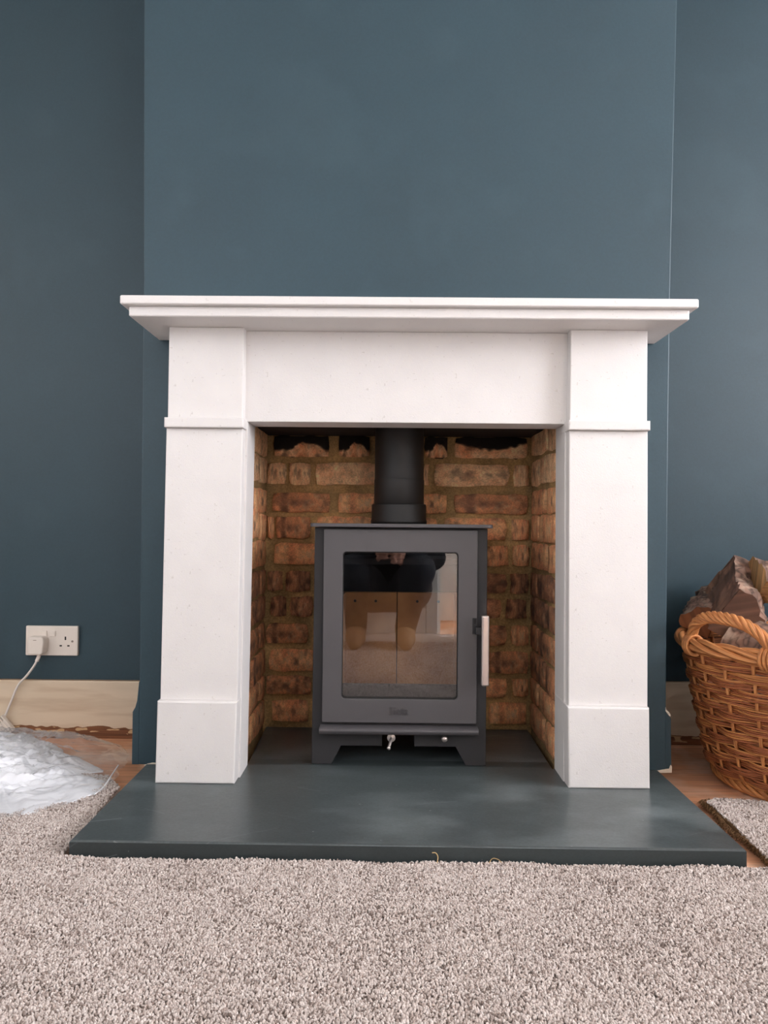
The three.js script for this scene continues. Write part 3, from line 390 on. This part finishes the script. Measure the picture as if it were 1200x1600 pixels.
// ---------------------------------------------------------------- wicker log basket
const BX = 1.01, BZ0 = 0.02, RIM = 0.33;
{
  const t = thing('log_basket', 'round brown wicker log basket with twisted handle standing in the right alcove', 'basket', [BX, 0.002, BZ0]);
  const R = (y) => { const k = clamp(y / RIM); return 0.206 + 0.03 * sm(k, 0, 0.14) + 0.068 * Math.pow(k, 0.9); };
  const N = 26, TH0 = 0.10, wick = (a) => std({ map: a, roughness: 0.6 });
  const wt = (seed, a, b) => tex(256, 64, (u, v) => { const n = fbm(u, v, 12, 4, seed) - 0.5, s = vn(u * 20, v * 50, 20, seed + 3, 50) - 0.5, t2 = clamp(0.5 + 3 * (vn(u * 9, v * 31, 9, seed + 7, 31) - 0.5)); return mixc(a, b, t2).map((q) => q * (1 + 0.3 * n + 0.22 * s)); });
  M.weave = wick(wt(171, rgb(172, 102, 58), rgb(132, 72, 40))); M.weave2 = wick(wt(181, rgb(196, 130, 72), rgb(154, 92, 50))); M.cane = wick(wt(191, rgb(206, 142, 86), rgb(180, 112, 62)));
  const P3 = (th, r, y) => [BX + r * Math.cos(th), y, BZ0 + r * Math.sin(th)];
  part(t, 'base', cyl(0.2, 0.206, 0.014, BX, 0.004, BZ0, 48), M.weave);
  for (let i = 0; i < N; i++) { const th = TH0 + (i / N) * 2 * Math.PI, pts = []; for (let k = 0; k <= 8; k++) { const y = 0.008 + (RIM - 0.012) * (k / 8); pts.push(P3(th, R(y), y)); } part(t, 'stake', tube(pts, 0.0038, 12, 7), M.cane); }
  const rr = rng(717), rods = [[], []]; let y = 0.034, band = 0;
  while (y < RIM - 0.016) {
    const k = 5; for (let q = 0; q < k && y < RIM - 0.014; q++) { const pts = [], tilt = (rr() - 0.5) * 0.003, ph = rr() * 6.3; for (let i = 0; i < N * 4; i++) { const th = TH0 + (i / (N * 4)) * 2 * Math.PI, w = Math.cos((N / 2) * (th - TH0) + (band % 2) * Math.PI); const soft = Math.sign(w) * Math.pow(Math.abs(w), 0.7); pts.push(P3(th, R(y) + 0.0066 * soft + 0.0008 * Math.sin(th * 7 + ph), y + tilt * Math.sin(th * 5 + ph) + 0.0009 * Math.sin(th * 17 + ph))); } rods[rr() < 0.62 ? 0 : 1].push(tube(pts, 0.0019 + 0.0006 * rr(), N * 7, 5, true)); y += 0.0036 + 0.0007 * rr(); }
    band++;
  }
  rods.forEach((l, i) => { part(t, 'weave', merge(l), i ? M.weave2 : M.weave).userData.kind = 'stuff'; });
  for (let q = 0; q < 4; q++) { const pts = []; for (let i = 0; i < 96; i++) { const th = (i / 96) * 2 * Math.PI, a = 13 * th + (q * Math.PI) / 2; pts.push(P3(th, R(0.02) + 0.006 + 0.006 * Math.cos(a), 0.020 + 0.0085 * Math.sin(a))); } part(t, 'foot_border', tube(pts, 0.0052, 220, 6, true), M.weave2); }
  for (let q = 0; q < 4; q++) { const pts = []; for (let i = 0; i < 120; i++) { const th = (i / 120) * 2 * Math.PI, a = 7 * th + (q * Math.PI) / 2; pts.push(P3(th, R(RIM) + 0.004 + 0.009 * Math.cos(a), RIM - 0.002 + 0.0105 * Math.sin(a))); } part(t, 'rim_rod', tube(pts, 0.0068, 260, 8, true), M.cane); }
  for (const side of [0, 1]) {                               // twisted bow handles, one towards the camera
    const h = new THREE.Group(); h.name = 'handle'; t.add(h); const mid = 2.735 + side * Math.PI, half = 0.37;
    const pt = (s) => { const th = mid + half * s, e = Math.sqrt(Math.max(0, 1 - Math.pow(Math.abs(s), 2.4))); return new THREE.Vector3(...P3(th, R(RIM) + 0.004 + 0.004 * e, RIM - 0.008 + 0.078 * e)); };
    for (let q = 0; q < 5; q++) { const pts = []; for (let i = 0; i <= 70; i++) { const s = -1 + (2 * i) / 70, c = pt(s), d = pt(Math.min(1, s + 0.02)).sub(pt(Math.max(-1, s - 0.02))).normalize(), out = new THREE.Vector3(Math.cos(mid), 0, Math.sin(mid)), n = d.clone().cross(out).normalize(), a = s * 8.5 + (q * Math.PI) / 2.5, w = 0.0088 * (1 - 0.25 * s * s); c.addScaledVector(out, w * Math.cos(a)).addScaledVector(n, w * Math.sin(a)); pts.push([c.x, c.y, c.z]); } part(h, 'handle_rod', tube(pts, 0.0058, 120, 7), M.cane); }
    for (const s of [-1, 1]) for (let w = 0; w < 3; w++) { const th = mid + half * s + w * 0.028 * -s, r0 = R(RIM) + 0.004; const pts = []; for (let i = 0; i < 10; i++) { const a = (i / 10) * 6.283; pts.push(P3(th + 0.01 * Math.cos(a), r0 + 0.018 * Math.cos(a), RIM - 0.004 + 0.022 * Math.sin(a))); } part(h, 'handle_binding', tube(pts, 0.0045, 24, 6, true), M.cane); }
  }
}
// ---------------------------------------------------------------- split logs heaped in the basket
{
  const barkT = (seed) => tex(256, 256, (u, v) => { const n = fbm(u, v, 5, 5, seed), r1 = 1 - Math.abs(2 * vn(u * 10, v * 22, 10, seed + 3, 22) - 1), k = 0.55 + 0.7 * n - 0.35 * Math.pow(r1, 4); const l = clamp((fbm(u, v, 7, 5, seed + 9) - 0.58) * 6); return mixc(rgb(158 * k, 122 * k, 104 * k), rgb(190, 166, 144), l * 0.65); });
  const woodT = (seed, a, b) => tex(256, 256, (u, v) => { const g = vn(u * 60, v * 5, 60, seed, 5) - 0.5, n = fbm(u, v, 5, 4, seed + 2) - 0.5, t = clamp(0.5 + 2 * (fbm(u, v, 3, 3, seed + 5) - 0.5)); return mixc(a, b, t).map((q) => q * (1 + 0.3 * g + 0.35 * n)); });
  const bark = [std({ map: barkT(701), roughness: 0.95, bumpMap: T.mott, bumpScale: 0.008 }), std({ map: barkT(733), roughness: 0.95, bumpMap: T.mott, bumpScale: 0.008 })];
  const wood = { brown: std({ map: woodT(741, rgb(138, 102, 80), rgb(106, 76, 62)), roughness: 0.9, bumpMap: T.mott, bumpScale: 0.003 }), orange: std({ map: woodT(751, rgb(168, 104, 62), rgb(122, 74, 48)), roughness: 0.9, bumpMap: T.mott, bumpScale: 0.003 }), pale: std({ map: woodT(761, rgb(214, 172, 118), rgb(176, 128, 80)), roughness: 0.9, bumpMap: T.mott, bumpScale: 0.002 }), grey: std({ map: woodT(771, rgb(206, 190, 168), rgb(176, 150, 124)), roughness: 0.9 }) };
  // a wedge split from a round: its axis is local z, the outer (bark) side faces +y before turning
  function log(label, pos, rot, len, rad, ang, kind, b, seed) {
    const g = new THREE.Group(); g.name = numbered('firewood_log'); scene.add(g); tag(g, label, 'log', 'split logs in the wicker basket'); g.position.set(...pos); g.rotation.set(...rot);
    const A = 14, L = 18, rough = (i, j, s) => (vn(i * 0.9 + 20, j * 0.8 + 20, 999, seed + s) - 0.5);
    const outer = (i, j) => { const a = Math.PI / 2 - ang / 2 + (ang * i) / A, r = rad * (1 + 0.16 * rough(i * 0.7, j * 0.5, 1) + 0.24 * (Math.abs(rough(i * 1.7, j * 1.3, 2)))); return [r * Math.cos(a), r * Math.sin(a) - rad * 0.5]; };
    const P = [], U = [], I = [], zc = (j) => (j / L - 0.5) * len;
    for (let j = 0; j <= L; j++) for (let i = 0; i <= A; i++) { const [x, y] = outer(i, j); P.push(x, y, zc(j)); U.push(i / A, (j / L) * len * 4); }
    const id = (i, j) => j * (A + 1) + i; for (let j = 0; j < L; j++) for (let i = 0; i < A; i++) I.push(id(i, j), id(i, j + 1), id(i + 1, j), id(i + 1, j), id(i, j + 1), id(i + 1, j + 1));
    const bg = new THREE.BufferGeometry(); bg.setAttribute('position', new THREE.Float32BufferAttribute(P, 3)); bg.setAttribute('uv', new THREE.Float32BufferAttribute(U, 2)); bg.setIndex(I); bg.computeVertexNormals(); g.add(mesh('bark', bg, bark[b]));
    const Q = [], V = [], tri = (...v) => v.forEach(([x, y, z, u, w]) => { Q.push(x, y, z); V.push(u, w); });
    const S = 6; const face = (i0) => { const pt = (j, k) => { const [ox, oy] = outer(i0, j), t = k / S, cx = rad * 0.08 * rough(j, 3, 5), cy = -rad * 0.5 + rad * 0.06 * rough(j, 9, 6), n = k > 0 && k < S ? 0.10 * rad * rough(j * 1.2, k * 2 + i0, 7) : 0; return [cx + (ox - cx) * t + n, cy + (oy - cy) * t + n * 0.4, zc(j), t * 0.3 + i0, (j / L) * len * 3]; };
      for (let j = 0; j < L; j++) for (let k = 0; k < S; k++) { const a = pt(j, k), c = pt(j + 1, k), d = pt(j, k + 1), e = pt(j + 1, k + 1); i0 ? tri(a, c, d, d, c, e) : tri(a, d, c, d, e, c); } };
    face(0); face(A);
    for (const j of [0, L]) for (let i = 0; i < A; i++) { const c = [rad * 0.08 * rough(j, 3, 5), -rad * 0.5 + rad * 0.06 * rough(j, 9, 6), zc(j) , 0.5, 0.5], a = [...outer(i, j), zc(j)], d = [...outer(i + 1, j), zc(j)]; a.push(0.5 + a[0] * 3, 0.5 + a[1] * 3); d.push(0.5 + d[0] * 3, 0.5 + d[1] * 3); j ? tri(c, d, a) : tri(c, a, d); }
    let wg = new THREE.BufferGeometry(); wg.setAttribute('position', new THREE.Float32BufferAttribute(Q, 3)); wg.setAttribute('uv', new THREE.Float32BufferAttribute(V, 2)); wg.computeVertexNormals(); g.add(mesh('split_wood', wg, wood[kind]));
  }
  log('large dark split log with rough bark leaning up behind the near basket handle', [0.852, 0.405, -0.09], [0.36, -0.34, -1.2], 0.22, 0.12, 1.55, 'brown', 0, 11);
  log('reddish brown split log poking over the left side of the basket rim', [0.815, 0.372, -0.165], [0.2, -0.5, 0.5], 0.17, 0.075, 1.5, 'orange', 1, 23);
  log('log with pale cut end lying on top of the heap at the right picture edge', [1.022, 0.458, -0.05], [0.25, 1.42, 0.0], 0.25, 0.10, 1.5, 'pale', 0, 37);
  log('dark log lying inside the basket, seen through the handle arch', [0.885, 0.325, 0.085], [0.0, 0.49, 0.2], 0.22, 0.085, 2.4, 'brown', 1, 41);
  log('small pale grey split log peeping between the reddish log and the large dark log', [0.875, 0.43, -0.2], [-0.3, 0.2, 0.5], 0.16, 0.05, 1.2, 'grey', 0, 53);
  log('pale edged log behind the large dark log beneath the topmost log', [0.96, 0.445, -0.16], [-0.1, 1.2, 0.3], 0.2, 0.075, 1.5, 'grey', 1, 67);
  log('log low in the middle of the basket under all the others', [1.02, 0.17, 0.02], [0.0, 1.2, 0.0], 0.3, 0.13, 2.9, 'brown', 0, 71);
}
// ---------------------------------------------------------------- the photographer, crouching behind the camera, mirrored in the stove glass
{
  const V = (x, y, z) => new THREE.Vector3(x, y, z);
  function field(bones, n, k = 0.02) {
    const lo = V(9, 9, 9), hi = V(-9, -9, -9); for (const [a, b, r, s] of bones) for (const [p, q] of [[a, r], [b, s]]) { lo.min(V(p[0] - q, p[1] - q, p[2] - q)); hi.max(V(p[0] + q, p[1] + q, p[2] + q)); }
    const c = lo.clone().add(hi).multiplyScalar(0.5), h = Math.max(hi.x - lo.x, hi.y - lo.y, hi.z - lo.z) / 2 * 1.12 + 0.01;
    const mc = new MarchingCubes(n, undefined, false, false, 120000); const f = mc.field, H = n / 2;
    const B = bones.map(([a, b, r, s]) => ({ a: V(...a), d: V(...b).sub(V(...a)), r, s })); const p = V(), q = V();
    for (let z = 0; z < n; z++) for (let y = 0; y < n; y++) for (let x = 0; x < n; x++) {
      p.set(c.x + ((x - H) / H) * h, c.y + ((y - H) / H) * h, c.z + ((z - H) / H) * h); let acc = 0;
      for (const b of B) { q.subVectors(p, b.a); const t = clamp(q.dot(b.d) / Math.max(1e-9, b.d.lengthSq())); const d = q.addScaledVector(b.d, -t).length() - (b.r + (b.s - b.r) * t); acc += Math.exp(-d / k); }
      f[x + y * n + z * n * n] = Math.max(-1, Math.min(1, k * Math.log(Math.max(acc, 1e-30))));
    }
    mc.isolation = 0; mc.update(); let g = new THREE.BufferGeometry();
    const P = mc.positionArray.slice(0, mc.count * 3), Nn = mc.normalArray.slice(0, mc.count * 3); for (let i = 0; i < mc.count; i++) { P[i * 3] = P[i * 3] * h + c.x; P[i * 3 + 1] = P[i * 3 + 1] * h + c.y; P[i * 3 + 2] = P[i * 3 + 2] * h + c.z; }
    g.setAttribute('position', new THREE.BufferAttribute(P, 3)); g.setAttribute('normal', new THREE.BufferAttribute(Nn, 3)); g.setAttribute('uv', new THREE.BufferAttribute(new Float32Array(mc.count * 2), 2)); return g;
  }
  const t = thing('person', 'person in dark clothes crouching with a phone, seen mirrored in the stove glass', 'person', [0, 0.012, 2.15]);
  const skin = std({ color: css(205, 150, 128), roughness: 0.55 }), navy = std({ color: css(34, 40, 50), roughness: 0.75 }), jersey = std({ color: css(26, 27, 32), roughness: 0.9 }), shoe = std({ color: css(150, 118, 88), roughness: 0.7 }), hair = std({ color: css(60, 44, 34), roughness: 0.8 });
  const pel = [[[-0.09, 0.27, 2.27], [0.09, 0.27, 2.27], 0.125, 0.125]], torso = [[[0, 0.3, 2.27], [0, 0.62, 2.2], 0.135, 0.14], [[-0.15, 0.66, 2.17], [0.15, 0.66, 2.17], 0.07, 0.07]];
  const arms = (e) => [[[-0.19, 0.65, 2.16], [-0.21, 0.45, 2.02], 0.05 + e, 0.042 + e], [[-0.21, 0.45, 2.02], [-0.075, 0.452, 1.9], 0.042 + e, 0.028 + e], [[0.19, 0.65, 2.16], [0.21, 0.44, 2.02], 0.05 + e, 0.042 + e], [[0.21, 0.44, 2.02], [0.08, 0.432, 1.9], 0.042 + e, 0.028 + e]];
  const legs = (e) => [[[-0.1, 0.27, 2.25], [-0.165, 0.375, 1.92], 0.095 + e, 0.062 + e], [[-0.165, 0.375, 1.92], [-0.16, 0.1, 2.0], 0.06 + e, 0.042 + e], [[0.1, 0.27, 2.25], [0.135, 0.385, 1.9], 0.095 + e, 0.062 + e], [[0.135, 0.385, 1.9], [0.08, 0.1, 1.99], 0.06 + e, 0.042 + e]];
  const head = [[[0, 0.7, 2.15], [0, 0.78, 2.13], 0.052, 0.05], [[0, 0.85, 2.10], [0, 0.90, 2.13], 0.07, 0.088], [[0, 0.80, 2.06], [0, 0.84, 2.07], 0.045, 0.055], [[0, 0.845, 2.005], [0, 0.87, 2.02], 0.012, 0.008], [[-0.088, 0.85, 2.11], [-0.09, 0.88, 2.12], 0.012, 0.014], [[0.088, 0.85, 2.11], [0.09, 0.88, 2.12], 0.012, 0.014]];
  part(t, 'body', field([...head, ...torso.map(([a, b, r, s]) => [a, b, r - 0.02, s - 0.02]), ...pel.map(([a, b, r, s]) => [a, b, r - 0.02, s - 0.02]), ...arms(-0.006), ...legs(-0.015)], 96, 0.012), skin);
  for (const s of [-1, 1]) {                                 // hands closing on the phone: palm, four bent fingers behind it, thumb on the near side
    const x = s * 0.052, y = s < 0 ? 0.452 : 0.432, b = [[[s * 0.07, y - 0.006, 1.905], [x, y + 0.03, 1.878], 0.024, 0.02], [[x + s * 0.006, y - 0.012, 1.89], [x, y + 0.03, 1.872], 0.017, 0.015]];
    for (let i = 0; i < 4; i++) { const fy = y - 0.012 + i * 0.019, l = [0.9, 1.05, 1.1, 1][i]; b.push([[x + s * 0.004, fy, 1.872], [x - s * 0.006, fy + 0.004, 1.847], 0.0088, 0.0082], [[x - s * 0.006, fy + 0.004, 1.847], [x - s * 0.012 - s * 0.02 * l, fy + 0.005, 1.838], 0.008, 0.0072], [[x - s * 0.012 - s * 0.02 * l, fy + 0.005, 1.838], [x - s * 0.012 - s * 0.033 * l, fy + 0.004, 1.84], 0.0072, 0.006]); }
    b.push([[x, y + 0.008, 1.893], [x - s * 0.018, y + 0.035, 1.882], 0.0115, 0.0095], [[x - s * 0.018, y + 0.035, 1.882], [x - s * 0.03, y + 0.055, 1.868], 0.009, 0.0075]);
    part(t, 'hand', field(b, 56, 0.0035), skin);
  }
  part(t, 'jumper', field([...torso, ...arms(0.01)], 80, 0.02), jersey);
  part(t, 'trousers', field([...pel, ...legs(0.01)], 80, 0.02), navy);
  for (const [x, z] of [[-0.16, 1.98], [0.08, 1.97]]) part(t, 'shoe', field([[[x, 0.065, z + 0.04], [x, 0.06, z - 0.04], 0.043, 0.042], [[x, 0.05, z - 0.04], [x, 0.045, z - 0.15], 0.038, 0.031], [[x, 0.095, z + 0.03], [x, 0.1, z + 0.02], 0.045, 0.045]], 40, 0.012), shoe);
  part(t, 'hair', field([[[0, 0.90, 2.16], [0, 0.93, 2.12], 0.088, 0.075], [[0, 0.86, 2.19], [0, 0.82, 2.18], 0.07, 0.05]], 40, 0.015), hair);
  for (const s of [-1, 1]) part(t, 'eye', new THREE.SphereGeometry(0.011, 14, 10).translate(s * 0.031, 0.876, 2.033), std({ color: css(70, 58, 50), roughness: 0.2 }));
  part(t, 'mouth', tube([[-0.022, 0.816, 2.02], [0, 0.813, 2.012], [0.022, 0.816, 2.02]], 0.005, 10, 6), std({ color: css(165, 96, 88), roughness: 0.5 }));
  const ph = thing('phone', 'dark smartphone held upright by the crouching person', 'phone', [0, 0.53, 1.853]);
  part(ph, 'case', prism(rrect(-0.038, 0.038, 0.435, 0.618, 0.009), 1.849, 1.858, 0.002, 2), M.ironDark); part(ph, 'screen', prism(rrect(-0.035, 0.035, 0.439, 0.614, 0.007), 1.858, 1.8585, 0.0002), std({ color: css(12, 12, 14), roughness: 0.1 }));
  part(ph, 'camera_bump', prism(rrect(-0.012, 0.012, 0.575, 0.612, 0.005), 1.846, 1.849, 0.0008), M.dark);
}
renderer.render(scene, camera);
